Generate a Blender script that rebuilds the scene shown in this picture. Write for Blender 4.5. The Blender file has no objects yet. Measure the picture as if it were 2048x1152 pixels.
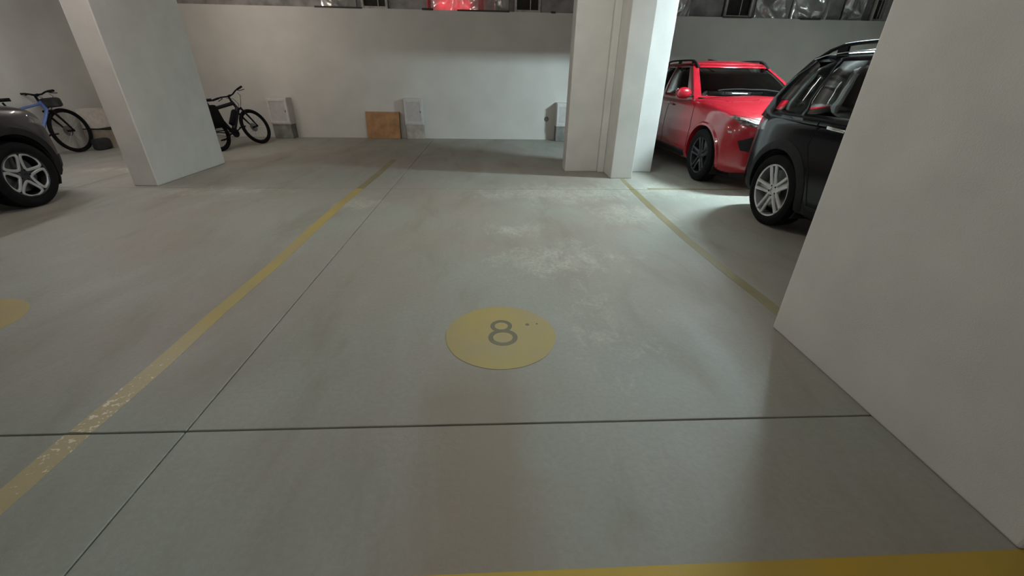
import bpy, bmesh, math, random
import numpy as np
from mathutils import Vector, Matrix
from mathutils.bvhtree import BVHTree
random.seed(8)
PI = math.pi
SC = 0.903      # the layout below is measured with the lens 1.55 units up; the last lines bring it to metres
sc = bpy.context.scene
COL = sc.collection

# ------------------------------------------------------------------ camera, world, exposure
cam_d = bpy.data.cameras.new('camera'); cam = bpy.data.objects.new('camera', cam_d); COL.objects.link(cam)
cam_d.sensor_width = 36; cam_d.lens = 36 * 821.92 / 2048; cam_d.clip_start = 0.02; cam_d.clip_end = 100
RR = np.array([[0.99878981, -0.04649273, 0.01604217], [-0.00740064, -0.46453338, -0.88552468], [0.04862258, 0.8843343, -0.46431528]])
cam.matrix_world = Matrix(((RR[0][0], -RR[1][0], -RR[2][0], 0), (RR[0][1], -RR[1][1], -RR[2][1], 0), (RR[0][2], -RR[1][2], -RR[2][2], 1.55), (0, 0, 0, 1)))
sc.camera = cam
w = bpy.data.worlds.new('world'); sc.world = w; w.use_nodes = True
w.node_tree.nodes['Background'].inputs[0].default_value = (0.6, 0.62, 0.6, 1)
w.node_tree.nodes['Background'].inputs[1].default_value = 0.05
sc.view_settings.view_transform = 'Standard'; sc.view_settings.look = 'None'
sc.view_settings.gamma = 1; sc.view_settings.use_curve_mapping = False
sc.view_settings.exposure = 0.0
# lamps hung under the slab, some added as fill: (x, y, z, along x?, length, colour, strength, label)
LAMPS = [
    (5.0, 6.35, 3.10, True, .8, (0.74, 0.95, 1.0), 2200, 'cool white batten lamp hung between the red car and the black car'),
    (-6.7, 6.45, 2.90, False, 1.2, (0.97, 0.98, 1.0), 115, 'batten lamp hung above the dark car at the left'),
    (-4.1, 4.3, 3.00, True, 1.2, (1.0, 0.88, 0.80), 88, 'warm batten lamp hung over the bay left of the numbered one'),
    (0.3, 4.7, 3.10, True, 1.2, (1.0, 0.96, 0.87), 135, 'warm added fill lamp hung over the numbered bay'),  # added to lift the middle of the floor
    (-0.4, -1.6, 2.90, True, 1.2, (1.0, 0.97, 0.93), 52, 'added fill lamp hung over the driveway behind the camera'),  # added fill for the pier and the near floor
    (6.8, 8.0, 3.15, True, 0.8, (0.85, 1.0, 0.95), 30, 'dim added fill lamp hung above the rear of the red car'),  # added to brighten the far right wall
    (-5.3, 9.2, 2.95, True, 1.2, (1.0, 0.88, 0.76), 66, 'dim added fill lamp hung in front of the back wall'),  # added to light the back wall and the floor behind the long pillar
]

# ------------------------------------------------------------------ helpers
def link(o, parent=None):
    COL.objects.link(o)
    if parent is not None: o.parent = parent
    return o
def tag(o, label=None, cat=None, group=None, kind=None):
    if label: o['label'] = label
    if cat: o['category'] = cat
    if group: o['group'] = group
    if kind: o['kind'] = kind
    return o
def empty(name, loc=(0, 0, 0), rot=(0, 0, 0)):
    o = bpy.data.objects.new(name, None); link(o); o.location = loc; o.rotation_euler = rot; o.empty_display_size = .1
    return o
def mesh(name, vs, fs, m, parent=None, smooth=False):
    me = bpy.data.meshes.new(name); me.from_pydata([tuple(v) for v in vs], [], fs); me.validate()
    bm = bmesh.new(); bm.from_mesh(me); bmesh.ops.recalc_face_normals(bm, faces=bm.faces); bm.to_mesh(me); bm.free()
    me.materials.append(m)
    if smooth:
        me.polygons.foreach_set('use_smooth', [True] * len(me.polygons))
        try: me.set_sharp_from_angle(angle=math.radians(smooth if smooth is not True else 40))
        except Exception: pass
    return link(bpy.data.objects.new(name, me), parent)
class G:
    def __init__(s): s.v = []; s.f = []
    def add(s, vs, fs):
        b = len(s.v); s.v += [tuple(v) for v in vs]; s.f += [tuple(i + b for i in f) for f in fs]; return s
    def box(s, c, d, bev=0.0, rot=None):
        bm = bmesh.new(); bmesh.ops.create_cube(bm, size=1)
        bmesh.ops.scale(bm, vec=d, verts=bm.verts)
        if bev: bmesh.ops.bevel(bm, geom=list(bm.edges), offset=bev, segments=2, affect='EDGES', profile=.5)
        if rot is not None: bmesh.ops.transform(bm, matrix=rot if len(rot) == 4 else rot.to_4x4(), verts=bm.verts)
        bmesh.ops.translate(bm, vec=c, verts=bm.verts)
        bm.verts.index_update(); s.add([v.co[:] for v in bm.verts], [[v.index for v in f.verts] for f in bm.faces]); bm.free(); return s
    def tube(s, pts, r, n=8, closed=False, flat=1.0, up=(0, 0, 1)):
        pts = [Vector(p) for p in pts]; N = len(pts); rs = r if isinstance(r, (list, tuple)) else [r] * N
        vs = []; fs = []; prev = None
        for i, p in enumerate(pts):
            a = pts[(i - 1) % N] if (closed or i > 0) else p; b = pts[(i + 1) % N] if (closed or i < N - 1) else p
            t = (b - a).normalized()
            if prev is None:
                u = Vector(up)
                if abs(u.dot(t)) > .95: u = Vector((1, 0, 0)) if abs(t.x) < .9 else Vector((0, 1, 0))
            else: u = prev
            u = (u - t * u.dot(t)).normalized(); prev = u; q = t.cross(u)
            for k in range(n):
                an = 2 * PI * k / n; vs.append(p + u * math.cos(an) * rs[i] * flat + q * math.sin(an) * rs[i])
        for i in range(N if closed else N - 1):
            for k in range(n):
                fs.append((i * n + k, i * n + (k + 1) % n, ((i + 1) % N) * n + (k + 1) % n, ((i + 1) % N) * n + k))
        if not closed: fs.append(tuple(range(n - 1, -1, -1))); fs.append(tuple((N - 1) * n + k for k in range(n)))
        return s.add(vs, fs)
    def lathe(s, prof, n=32, axis='x', c=(0, 0, 0), closed=True):
        """prof: list of (along axis, radius)."""
        vs = []; fs = []; m = len(prof)
        for i in range(n):
            a = 2 * PI * i / n
            for (h, r) in prof:
                if axis == 'x': vs.append((c[0] + h, c[1] + r * math.cos(a), c[2] + r * math.sin(a)))
                elif axis == 'y': vs.append((c[0] + r * math.cos(a), c[1] + h, c[2] + r * math.sin(a)))
                else: vs.append((c[0] + r * math.cos(a), c[1] + r * math.sin(a), c[2] + h))
        for i in range(n):
            for k in range(m if closed else m - 1):
                fs.append((i * m + k, ((i + 1) % n) * m + k, ((i + 1) % n) * m + (k + 1) % m, i * m + (k + 1) % m))
        return s.add(vs, fs)
    def prism(s, poly, z0, z1):
        n = len(poly)
        return s.add([(x, y, z0) for x, y in poly] + [(x, y, z1) for x, y in poly],
                     [tuple(range(n - 1, -1, -1)), tuple(range(n, 2 * n))] + [(i, (i + 1) % n, n + (i + 1) % n, n + i) for i in range(n)])
    def xf(s, M):
        s.v = [tuple(M @ Vector(v)) for v in s.v]; return s
    def build(s, name, m, parent=None, smooth=False): return mesh(name, s.v, s.f, m, parent, smooth)

# ------------------------------------------------------------------ materials
def newmat(name):
    m = bpy.data.materials.new(name); m.use_nodes = True; nt = m.node_tree
    return m, nt, nt.nodes, nt.links, nt.nodes['Principled BSDF']
def N(nt, t, **kw):
    n = nt.nodes.new(t)
    for k, v in kw.items():
        if k.startswith('i_'): n.inputs[k[2:].replace('_', ' ')].default_value = v
        else: setattr(n, k, v)
    return n
def mixc(nt, fac, a, b):
    n = nt.nodes.new('ShaderNodeMix'); n.data_type = 'RGBA'
    if isinstance(fac, float): n.inputs[0].default_value = fac
    else: nt.links.new(fac, n.inputs[0])
    for i, c in ((6, a), (7, b)):
        if isinstance(c, tuple): n.inputs[i].default_value = (*c, 1) if len(c) == 3 else c
        else: nt.links.new(c, n.inputs[i])
    return n.outputs[2]
def math_(nt, op, a, b=None, clamp=False):
    n = nt.nodes.new('ShaderNodeMath'); n.operation = op; n.use_clamp = clamp
    for i, c in enumerate((a, b)):
        if c is None: continue
        if isinstance(c, (int, float)): n.inputs[i].default_value = c
        else: nt.links.new(c, n.inputs[i])
    return n.outputs[0]
def mat(name, col, rough=.5, metal=0.0, var=.12, scale=12., bump=0.0, bscale=120., coat=0.0, spec=None, col2=None):
    m, nt, nd, lk, p = newmat(name)
    tc = N(nt, 'ShaderNodeTexCoord'); nz = N(nt, 'ShaderNodeTexNoise'); nz.inputs['Scale'].default_value = scale; nz.inputs['Detail'].default_value = 5
    lk.new(tc.outputs['Object'], nz.inputs['Vector'])
    c2 = col2 or tuple(c * (1 - var * 2) for c in col)
    rp = N(nt, 'ShaderNodeMapRange'); rp.inputs[1].default_value = .35; rp.inputs[2].default_value = .65
    lk.new(nz.outputs['Fac'], rp.inputs[0])
    c1 = col if col2 else tuple(min(1, c * (1 + var)) for c in col)
    lk.new(mixc(nt, rp.outputs[0], c2, c1), p.inputs['Base Color'])
    p.inputs['Roughness'].default_value = rough; p.inputs['Metallic'].default_value = metal
    if coat: p.inputs['Coat Weight'].default_value = coat; p.inputs['Coat Roughness'].default_value = .04
    if spec is not None: p.inputs['Specular IOR Level'].default_value = spec
    if bump:
        n2 = N(nt, 'ShaderNodeTexNoise'); n2.inputs['Scale'].default_value = bscale; n2.inputs['Detail'].default_value = 3
        lk.new(tc.outputs['Object'], n2.inputs['Vector'])
        b = N(nt, 'ShaderNodeBump'); b.inputs['Strength'].default_value = bump; b.inputs['Distance'].default_value = .004
        lk.new(n2.outputs['Fac'], b.inputs['Height']); lk.new(b.outputs[0], p.inputs['Normal'])
    return m
def glass(name, tint=(.35, .4, .4), thru=.6):
    m, nt, nd, lk, p = newmat(name); nd.remove(p)
    t = N(nt, 'ShaderNodeBsdfTransparent'); t.inputs[0].default_value = (*[c * thru for c in tint], 1)
    g = N(nt, 'ShaderNodeBsdfGlossy'); g.inputs['Roughness'].default_value = .03; g.inputs[0].default_value = (.9, .9, .9, 1)
    f = N(nt, 'ShaderNodeFresnel'); f.inputs[0].default_value = 1.5
    mx = N(nt, 'ShaderNodeMixShader'); lk.new(f.outputs[0], mx.inputs[0]); lk.new(t.outputs[0], mx.inputs[1]); lk.new(g.outputs[0], mx.inputs[2])
    lk.new(mx.outputs[0], nd['Material Output'].inputs[0]); return m
def emit(name, col, st):
    m, nt, nd, lk, p = newmat(name); p.inputs['Base Color'].default_value = (.8, .8, .8, 1)
    p.inputs['Emission Color'].default_value = (*col, 1); p.inputs['Emission Strength'].default_value = st; return m

def concrete():
    m, nt, nd, lk, p = newmat('concrete_floor')
    geo = N(nt, 'ShaderNodeNewGeometry'); sv = N(nt, 'ShaderNodeVectorMath'); sv.operation = 'SCALE'; sv.inputs[3].default_value = 1 / SC; lk.new(geo.outputs['Position'], sv.inputs[0]); P = sv.outputs[0]
    def noise(s, det=6, rough=.55, vec=P, dist=0.0):
        n = N(nt, 'ShaderNodeTexNoise'); n.inputs['Scale'].default_value = s; n.inputs['Detail'].default_value = det
        n.inputs['Roughness'].default_value = rough; n.inputs['Distortion'].default_value = dist; lk.new(vec, n.inputs['Vector']); return n.outputs['Fac']
    def rng(x, a, b, c=0., d=1.):
        n = N(nt, 'ShaderNodeMapRange'); n.inputs[1].default_value = a; n.inputs[2].default_value = b; n.inputs[3].default_value = c; n.inputs[4].default_value = d
        lk.new(x, n.inputs[0]); return n.outputs[0]
    mp = N(nt, 'ShaderNodeMapping'); mp.inputs['Scale'].default_value = (1.6, .55, 1); lk.new(P, mp.inputs[0])
    big = noise(.55, 3, .5); mid = noise(1.3, 6, .6, mp.outputs[0], .4); fine = noise(38, 4, .6)
    c = mixc(nt, rng(big, .40, .60), (.315, .285, .25), (.315, .325, .285))
    c = mixc(nt, math_(nt, 'MULTIPLY', rng(mid, .52, .70), .55), c, (.235, .205, .165))
    c = mixc(nt, math_(nt, 'MULTIPLY', rng(mid, .46, .30), .45), c, (.36, .36, .33))
    c = mixc(nt, math_(nt, 'MULTIPLY', rng(fine, .35, .65), .22), c, (.20, .195, .17))
    sep = N(nt, 'ShaderNodeSeparateXYZ'); lk.new(P, sep.inputs[0])
    # brown tyre track down the middle of the bay
    tr = math_(nt, 'ABSOLUTE', math_(nt, 'SUBTRACT', math_(nt, 'ADD', sep.outputs[0], math_(nt, 'MULTIPLY', rng(mid, .3, .7), .25)), .04))
    tr = math_(nt, 'MULTIPLY', rng(tr, .34, .16), rng(sep.outputs[1], 2.1, 1.7))
    c = mixc(nt, math_(nt, 'MULTIPLY', tr, .75), c, (.255, .20, .155))
    # worn chalky patches; those in the lamp streak also carry its brightness in colour
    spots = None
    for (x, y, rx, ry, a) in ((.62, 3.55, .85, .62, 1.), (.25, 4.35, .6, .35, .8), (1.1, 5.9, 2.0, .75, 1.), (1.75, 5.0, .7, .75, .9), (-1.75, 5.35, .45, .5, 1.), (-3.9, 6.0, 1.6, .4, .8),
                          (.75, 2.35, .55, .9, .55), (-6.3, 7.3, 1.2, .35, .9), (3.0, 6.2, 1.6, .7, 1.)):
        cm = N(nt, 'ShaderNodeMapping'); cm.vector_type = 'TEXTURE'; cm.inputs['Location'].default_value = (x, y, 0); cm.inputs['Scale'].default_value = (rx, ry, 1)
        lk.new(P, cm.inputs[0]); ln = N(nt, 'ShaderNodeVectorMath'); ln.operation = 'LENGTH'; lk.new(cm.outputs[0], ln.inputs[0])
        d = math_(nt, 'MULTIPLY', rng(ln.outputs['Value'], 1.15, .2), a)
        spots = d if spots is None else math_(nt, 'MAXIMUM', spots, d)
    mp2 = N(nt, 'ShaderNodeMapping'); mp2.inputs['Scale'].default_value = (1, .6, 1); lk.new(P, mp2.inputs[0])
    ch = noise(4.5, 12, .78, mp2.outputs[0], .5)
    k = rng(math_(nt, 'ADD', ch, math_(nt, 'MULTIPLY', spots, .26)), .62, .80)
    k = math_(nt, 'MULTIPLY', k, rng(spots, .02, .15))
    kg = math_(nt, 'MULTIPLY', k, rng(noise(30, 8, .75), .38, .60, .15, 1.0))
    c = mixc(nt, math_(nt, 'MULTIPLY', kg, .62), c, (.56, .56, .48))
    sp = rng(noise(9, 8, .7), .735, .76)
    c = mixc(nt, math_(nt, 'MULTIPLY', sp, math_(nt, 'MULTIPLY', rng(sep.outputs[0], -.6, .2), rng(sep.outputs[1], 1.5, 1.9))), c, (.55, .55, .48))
    p.inputs['Specular IOR Level'].default_value = .3
    lk.new(c, p.inputs['Base Color'])
    lk.new(math_(nt, 'SUBTRACT', rng(mid, .3, .7, .52, .66), math_(nt, 'MULTIPLY', k, -.1)), p.inputs['Roughness'])
    b = N(nt, 'ShaderNodeBump'); b.inputs['Strength'].default_value = .25; b.inputs['Distance'].default_value = .003
    lk.new(math_(nt, 'ADD', fine, math_(nt, 'MULTIPLY', k, .8)), b.inputs['Height']); lk.new(b.outputs[0], p.inputs['Normal'])
    return m
def paint_mat(name, c1, c2, flake, amount):
    m, nt, nd, lk, p = newmat(name)
    geo = N(nt, 'ShaderNodeNewGeometry'); sv = N(nt, 'ShaderNodeVectorMath'); sv.operation = 'SCALE'; sv.inputs[3].default_value = 1 / SC; lk.new(geo.outputs['Position'], sv.inputs[0]); P = sv.outputs[0]
    n1 = N(nt, 'ShaderNodeTexNoise'); n1.inputs['Scale'].default_value = 2.2; n1.inputs['Detail'].default_value = 5; lk.new(P, n1.inputs['Vector'])
    n2 = N(nt, 'ShaderNodeTexNoise'); n2.inputs['Scale'].default_value = 34; n2.inputs['Detail'].default_value = 6; n2.inputs['Roughness'].default_value = .7; lk.new(P, n2.inputs['Vector'])
    r1 = N(nt, 'ShaderNodeMapRange'); r1.inputs[1].default_value = .35; r1.inputs[2].default_value = .65; lk.new(n1.outputs['Fac'], r1.inputs[0])
    c = mixc(nt, r1.outputs[0], c1, c2)
    if amount:
        sep = N(nt, 'ShaderNodeSeparateXYZ'); lk.new(P, sep.inputs[0])
        band = math_(nt, 'ABSOLUTE', math_(nt, 'SUBTRACT', sep.outputs[1], 1.62))
        rb = N(nt, 'ShaderNodeMapRange'); rb.inputs[1].default_value = .85; rb.inputs[2].default_value = .1; rb.inputs[4].default_value = .15; lk.new(band, rb.inputs[0])
        r2 = N(nt, 'ShaderNodeMapRange'); r2.inputs[1].default_value = .70; r2.inputs[2].default_value = .73
        lk.new(math_(nt, 'ADD', n2.outputs['Fac'], rb.outputs[0]), r2.inputs[0])
        rb2 = N(nt, 'ShaderNodeMapRange'); rb2.inputs[1].default_value = .9; rb2.inputs[2].default_value = .4; rb2.inputs[4].default_value = .6; lk.new(band, rb2.inputs[0])
        c = mixc(nt, rb2.outputs[0], c, (.44, .37, .25))
        c = mixc(nt, math_(nt, 'MULTIPLY', r2.outputs[0], amount), c, flake)
        b = N(nt, 'ShaderNodeBump'); b.inputs['Strength'].default_value = .35; b.inputs['Distance'].default_value = .003
        lk.new(n2.outputs['Fac'], b.inputs['Height']); lk.new(b.outputs[0], p.inputs['Normal'])
    lk.new(c, p.inputs['Base Color']); p.inputs['Roughness'].default_value = .55
    return m
M = {}
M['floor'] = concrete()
M['joint'] = mat('joint_dark', (.05, .045, .035), .9)
M['yellow'] = paint_mat('yellow_paint', (.40, .31, .085), (.36, .29, .12), (.75, .68, .52), .9)
M['yellow_near'] = paint_mat('orange_yellow_paint', (.48, .31, .03), (.42, .29, .05), (.5, .5, .4), 0)
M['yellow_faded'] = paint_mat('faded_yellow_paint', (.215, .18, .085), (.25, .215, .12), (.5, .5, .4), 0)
M['disc'] = paint_mat('disc_paint', (.37, .29, .09), (.33, .27, .14), (.5, .5, .4), 0)
M['digit'] = paint_mat('digit_paint', (.10, .095, .05), (.15, .14, .08), (.5, .5, .4), 0)
M['wall'] = mat('painted_wall', (.56, .545, .51), .8, var=.03, scale=1.5, bump=.12, bscale=180)
M['pillar'] = mat('painted_pillar', (.66, .65, .62), .75, var=.03, scale=3, bump=.22, bscale=160)
M['ceil'] = mat('ceiling_concrete', (.30, .29, .27), .9, var=.08, scale=2)
M['upper'] = mat('upper_strip', (.30, .285, .28), .8, var=.2, scale=3)
M['ledge'] = mat('ledge_dark', (.05, .045, .04), .8)
M['rubber'] = mat('tyre_rubber', (.007, .007, .0075), .85, bump=.1, spec=.15)
M['plastic'] = mat('black_plastic', (.014, .0135, .0145), .65, bump=.08, bscale=300, spec=.2)
M['dark'] = mat('dark_interior', (.012, .012, .013), .95, spec=.05)
M['well'] = mat('wheel_well', (.006, .006, .006), .95)
M['alloy'] = mat('silver_alloy', (.55, .54, .54), .38, .65, var=.04)
M['alloy_dark'] = mat('dark_alloy', (.05, .05, .055), .4, .6)
M['chrome'] = mat('chrome_trim', (.75, .75, .76), .15, .95, var=.02)
M['disc_steel'] = mat('brake_steel', (.25, .24, .23), .4, .8)

# ------------------------------------------------------------------ setting
XL, YB, ZW, ZC = -8.57, 11.35, 2.79, 3.4
floor = mesh('floor', [(XL, -6, -.03), (9.6, -6, -.03), (9.6, YB, -.03), (XL, YB, -.03), (XL, -6, -.2), (9.6, -6, -.2), (9.6, YB, -.2), (XL, YB, -.2)],
             [(0, 1, 2, 3), (4, 5, 6, 7), (0, 1, 5, 4), (1, 2, 6, 5), (2, 3, 7, 6), (3, 0, 4, 7)], M['joint']); tag(floor, kind='structure')
JX = [XL, -5.9, -1.472, 4.12, 9.6]; JY = [-6, -2.9, 1.497, 6.14, YB]
for i in range(4):
    for j in range(4):
        x0, x1, y0, y1 = JX[i] + .004, JX[i + 1] - .004, JY[j] + .0045, JY[j + 1] - .0045
        g = G(); b = .004
        # slightly ragged arrises
        g.box(((x0 + x1) / 2, (y0 + y1) / 2, -.015), (x1 - x0, y1 - y0, .03), b)
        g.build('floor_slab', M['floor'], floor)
def strip(pts, wd, m, name, z=.0016):
    pts = [Vector((*p, 0)) for p in pts]; vs = []; n = len(pts)
    for i, p in enumerate(pts):
        a = pts[max(0, i - 1)]; b = pts[min(n - 1, i + 1)]; t = (b - a).normalized(); q = Vector((-t.y, t.x, 0)) * (wd / 2) * (1 + random.uniform(-.05, .05))
        for s_ in (1, -1):
            for zz in (z, .0003): vs.append(p + q * s_ + Vector((0, 0, zz)))
    fs = []
    for i in range(n - 1):
        a, b = i * 4, i * 4 + 4
        fs += [(a, b, b + 2, a + 2), (a, a + 1, b + 1, b), (a + 2, b + 2, b + 3, a + 3), (a + 1, a + 3, b + 3, b + 1)]
    fs += [(0, 2, 3, 1), (4 * n - 4, 4 * n - 3, 4 * n - 1, 4 * n - 2)]
    return mesh(name, vs, fs, m, floor)
strip([(-1.965, .95), (-1.962, 1.49)], .115, M['yellow'], 'painted_line')
strip([(-1.96, 1.505), (-1.945, 2.0), (-1.955, 2.6), (-1.935, 3.4), (-1.95, 4.4), (-1.955, 5.4), (-1.93, 6.135)], .115, M['yellow'], 'painted_line')
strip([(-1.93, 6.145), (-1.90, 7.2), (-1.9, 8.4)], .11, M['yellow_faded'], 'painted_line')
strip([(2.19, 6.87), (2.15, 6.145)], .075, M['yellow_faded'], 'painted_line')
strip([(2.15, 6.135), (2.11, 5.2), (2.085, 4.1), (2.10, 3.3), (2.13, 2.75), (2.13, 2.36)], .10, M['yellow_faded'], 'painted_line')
strip([(-1.9, .75), (-.6, .755), (1.0, .757), (2.6, .76), (8, .78)], .115, M['yellow_near'], 'painted_line')
strip([(-8.5, .74), (-5, .745), (-2.0, .75)], .115, M['yellow_near'], 'painted_line')
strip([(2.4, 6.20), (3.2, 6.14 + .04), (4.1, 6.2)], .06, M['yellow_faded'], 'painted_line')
def disc(cx, cy, r, lab):
    g = G(); n = 64; g.prism([(cx + r * (1 + .006 * math.sin(5 * a)) * math.cos(a), cy + r * math.sin(a)) for a in [2 * PI * k / n for k in range(n)]], .0003, .0018)
    o = g.build('painted_disc', M['disc'], floor); o['label'] = lab; return o
d8 = disc(.057, 2.285, .365, 'faded yellow painted disc numbered 8')
def ring2d(g, cx, cy, rx, ry, wd, z0, z1, n=40, rot=0):
    vs = []; fs = []
    for k in range(n):
        a = 2 * PI * k / n
        for s_ in (-1, 1):
            x, y = (rx + s_ * wd / 2) * math.cos(a), (ry + s_ * wd / 2) * math.sin(a)
            for z in (z0, z1): vs.append((cx + x, cy + y, z))
    for k in range(n):
        a, b = 4 * k, 4 * ((k + 1) % n)
        fs += [(a + 1, a + 3, b + 3, b + 1), (a, b, b + 2, a + 2), (a, a + 1, b + 1, b), (a + 2, b + 2, b + 3, a + 3)]
    g.add(vs, fs)
g = G(); ring2d(g, .070, 2.250, .081, .077, .032, .0018, .0028); ring2d(g, .062, 2.387, .060, .060, .029, .0018, .0027); g.build('numeral', M['digit'], d8)
g = G(); g.lathe([(.0018, .0001), (.0028, .0001), (.0028, .013), (.0018, .014)], 14, 'z', (.243, 2.402, 0)); g.build('paint_chip', M['digit'], d8)
g = G(); g.lathe([(.0018, .0001), (.0028, .0001), (.0028, .007), (.0018, .008)], 10, 'z', (.31, 2.41, 0)); g.build('paint_chip', M['digit'], d8)
disc(-3.60, 2.47, .37, 'yellow painted disc of the next bay at the left edge')

def slabwall(name, lo, hi, m):
    g = G(); g.box([(a + b) / 2 for a, b in zip(lo, hi)], [b - a for a, b in zip(lo, hi)]); o = g.build(name, m); tag(o, kind='structure'); return o
wb = slabwall('wall_back', (XL - .2, YB, -.2), (9.8, YB + .3, ZW), M['wall'])
slabwall('wall_left', (XL - .2, -6.2, -.2), (XL, YB, ZC), M['wall'])
slabwall('wall_right', (9.6, -6.2, -.2), (9.8, YB, ZC), M['wall'])
slabwall('wall_front', (XL - .2, -6.2, -.2), (9.8, -6, ZC), M['wall'])
ce = slabwall('ceiling', (XL - .2, -6.2, ZC), (9.8, YB + 1.0, ZC + .2), M['ceil'])
slabwall('wall_upper', (XL - .2, YB + .62, ZW - .4), (9.8, YB + .75, ZC), M['upper'])
bm_ = slabwall('trim_1', (2.87, 7.15, 2.90), (4.75, 7.55, ZC), M['ceil']); slabwall('trim_30', (4.75, 7.15, 2.80), (9.6, 7.55, ZC), M['ceil'])  # unseen beam; its deeper right length is added to shade the back wall

def pillar(name, boxes, label, bev=.012):
    root = None
    for (part, lo, hi) in boxes:
        g = G(); g.box([(a + b) / 2 for a, b in zip(lo, hi)], [b - a for a, b in zip(lo, hi)], bev)
        if root is None: root = g.build(name, M['pillar']); tag(root, label, 'pillar', kind='structure')
        else: g.build(part, M['pillar'], root)
    return root
pillar('concrete_pillar', [('shaft', (-5.185, 6.235, 0), (-4.85, 7.95, ZC))], 'long white concrete pillar between the left car and the black bicycle')
pillar('concrete_pillar', [('shaft', (2.0, 6.885, 0), (2.36, 7.75, ZC)), ('wing', (1.315, 7.42, 0), (1.885, 7.75, ZC)), ('wing', (2.361, 7.41, 0), (2.87, 7.72, ZC)), ('cover_strip', (1.8855, 7.36, 0), (1.999, 7.6, ZC))],
       'stepped white pillar with two wings at the far right corner of the bay')
pillar('concrete_pier', [('shaft', (1.958, .815, 0), (2.31, 2.335, ZC))], 'wide white pier filling the right edge of the picture')

# lamps
def lamp(x, y, z, alongx, ln, col, st, label):
    root = empty('batten_lamp', (x, y, z), (0, 0, 0 if alongx else PI / 2)); tag(root, label, 'lamp', 'batten lamps under the slab')
    g = G(); g.box((0, 0, .075), (ln + .06, .09, .06), .008); g.build('housing', M['wallwhite'], root)
    for s_ in (-1, 1): g = G(); g.box((s_ * (ln / 2 + .012), 0, .02), (.024, .06, .07), .004); g.build('end_cap', M['wallwhite'], root)
    g = G(); g.tube([(-ln / 2, 0, 0), (ln / 2, 0, 0)], .03, 12); g.build('tube', emit('tube_light', col, st), root, True)
    for s_ in (-.4, .4):
        g = G(); g.tube([(s_ * ln, 0, .10), (s_ * ln, 0, ZC - z)], .006, 6); g.build('hanger', M['chrome'], root)
M['wallwhite'] = mat('white_enamel', (.7, .7, .68), .5, var=.03)
for a in LAMPS: lamp(*a)

# ------------------------------------------------------------------ upper window strip on the back wall
M['film'] = None
def film_mat():
    m, nt, nd, lk, p = newmat('plastic_film')
    p.inputs['Base Color'].default_value = (.70, .69, .68, 1); p.inputs['Roughness'].default_value = .16
    p.inputs['Metallic'].default_value = .5
    tl = N(nt, 'ShaderNodeBsdfTranslucent'); tl.inputs[0].default_value = (.7, .7, .7, 1)
    nz = N(nt, 'ShaderNodeTexNoise'); nz.inputs['Scale'].default_value = 6
    mx = N(nt, 'ShaderNodeMixShader'); mx.inputs[0].default_value = .35
    lk.new(p.outputs[0], mx.inputs[1]); lk.new(tl.outputs[0], mx.inputs[2]); lk.new(mx.outputs[0], nd['Material Output'].inputs[0]); return m
M['film'] = film_mat()
M['mullion'] = mat('grey_mullion', (.17, .16, .16), .6)
M['frame'] = mat('pale_frame', (.42, .40, .36), .6)
M['void'] = mat('vent_void', (.03, .027, .022), .9)
def crumple(name, x0, x1, z0, z1, y, label, seed, amp=.11, dome=True):
    rnd = random.Random(seed); nx, nz = 44, 20; vs = []; fs = []
    bumps = [(rnd.uniform(x0, x1), rnd.uniform(z0 - .1, z1), rnd.uniform(.05, .2), rnd.uniform(-1, 1), rnd.uniform(0, PI)) for _ in range(26)]
    for k in range(2):
        for i in range(nx + 1):
            for j in range(nz + 1):
                x = x0 + (x1 - x0) * i / nx; z = z0 + (z1 - z0) * j / nz; d = 0
                for (bx, bz, r, a, th) in bumps:
                    u = (x - bx) * math.cos(th) + (z - bz) * math.sin(th); v = -(x - bx) * math.sin(th) + (z - bz) * math.cos(th)
                    d += a * max(0, 1 - abs(u) / r) * math.exp(-(v / .25) ** 2)
                d = d * amp * math.sin(PI * min(1, max(0, i / nx))) ** .5
                vs.append((x, y - d * .8 + k * .004 - (.06 * math.sin(PI * i / nx) if dome else 0), z))
    S = (nx + 1) * (nz + 1); q = nz + 1
    for k in range(2):
        for i in range(nx):
            for j in range(nz): fs.append((k * S + i * q + j, k * S + (i + 1) * q + j, k * S + (i + 1) * q + j + 1, k * S + i * q + j + 1))
    for i in range(nx):
        fs.append((i * q, (i + 1) * q, S + (i + 1) * q, S + i * q)); fs.append((i * q + nz, (i + 1) * q + nz, S + (i + 1) * q + nz, S + i * q + nz))
    for j in range(nz):
        fs.append((j, j + 1, S + j + 1, S + j)); fs.append((nx * q + j, nx * q + j + 1, S + nx * q + j + 1, S + nx * q + j))
    o = mesh(name, vs, fs, M['film'], None, 60); tag(o, label, 'plastic film'); return o
YS = YB + .16
def panel(x0, x1, m, n):
    slabwall('trim_%d' % n, (x0, YS + .02, ZW), (x1, YS + .10, ZC), m)
tn = 2
for (x0, x1) in ((XL, -3.85), (-3.05, -2.95), (-2.33, -1.45), (.45, .56), (1.2, 3.9), (4.75, 5.55), (6.25, 6.32), (8.15, 8.50), (9.05, 9.22)):
    panel(x0, x1, M['upper'] if x1 - x0 > .3 else M['mullion'], tn); tn += 1
crumple('plastic_film', -3.84, -3.06, ZW - .004, ZW + .5, YS, 'crumpled shiny plastic film above the wall, left of the left square vent', 3)
crumple('plastic_film', -1.36, -.27, ZW - .004, ZW + .5, YS, 'plastic film glowing red high on the back wall', 5, .08)
crumple('plastic_film', -.15, .44, ZW - .004, ZW + .5, YS, 'folded plastic film between the red glow and the second square vent', 9, .12)
crumple('plastic_film', 3.92, 4.74, ZW - .004, ZW + .55, YS, 'crumpled plastic film high on the wall just right of the stepped pillar', 12)
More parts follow.
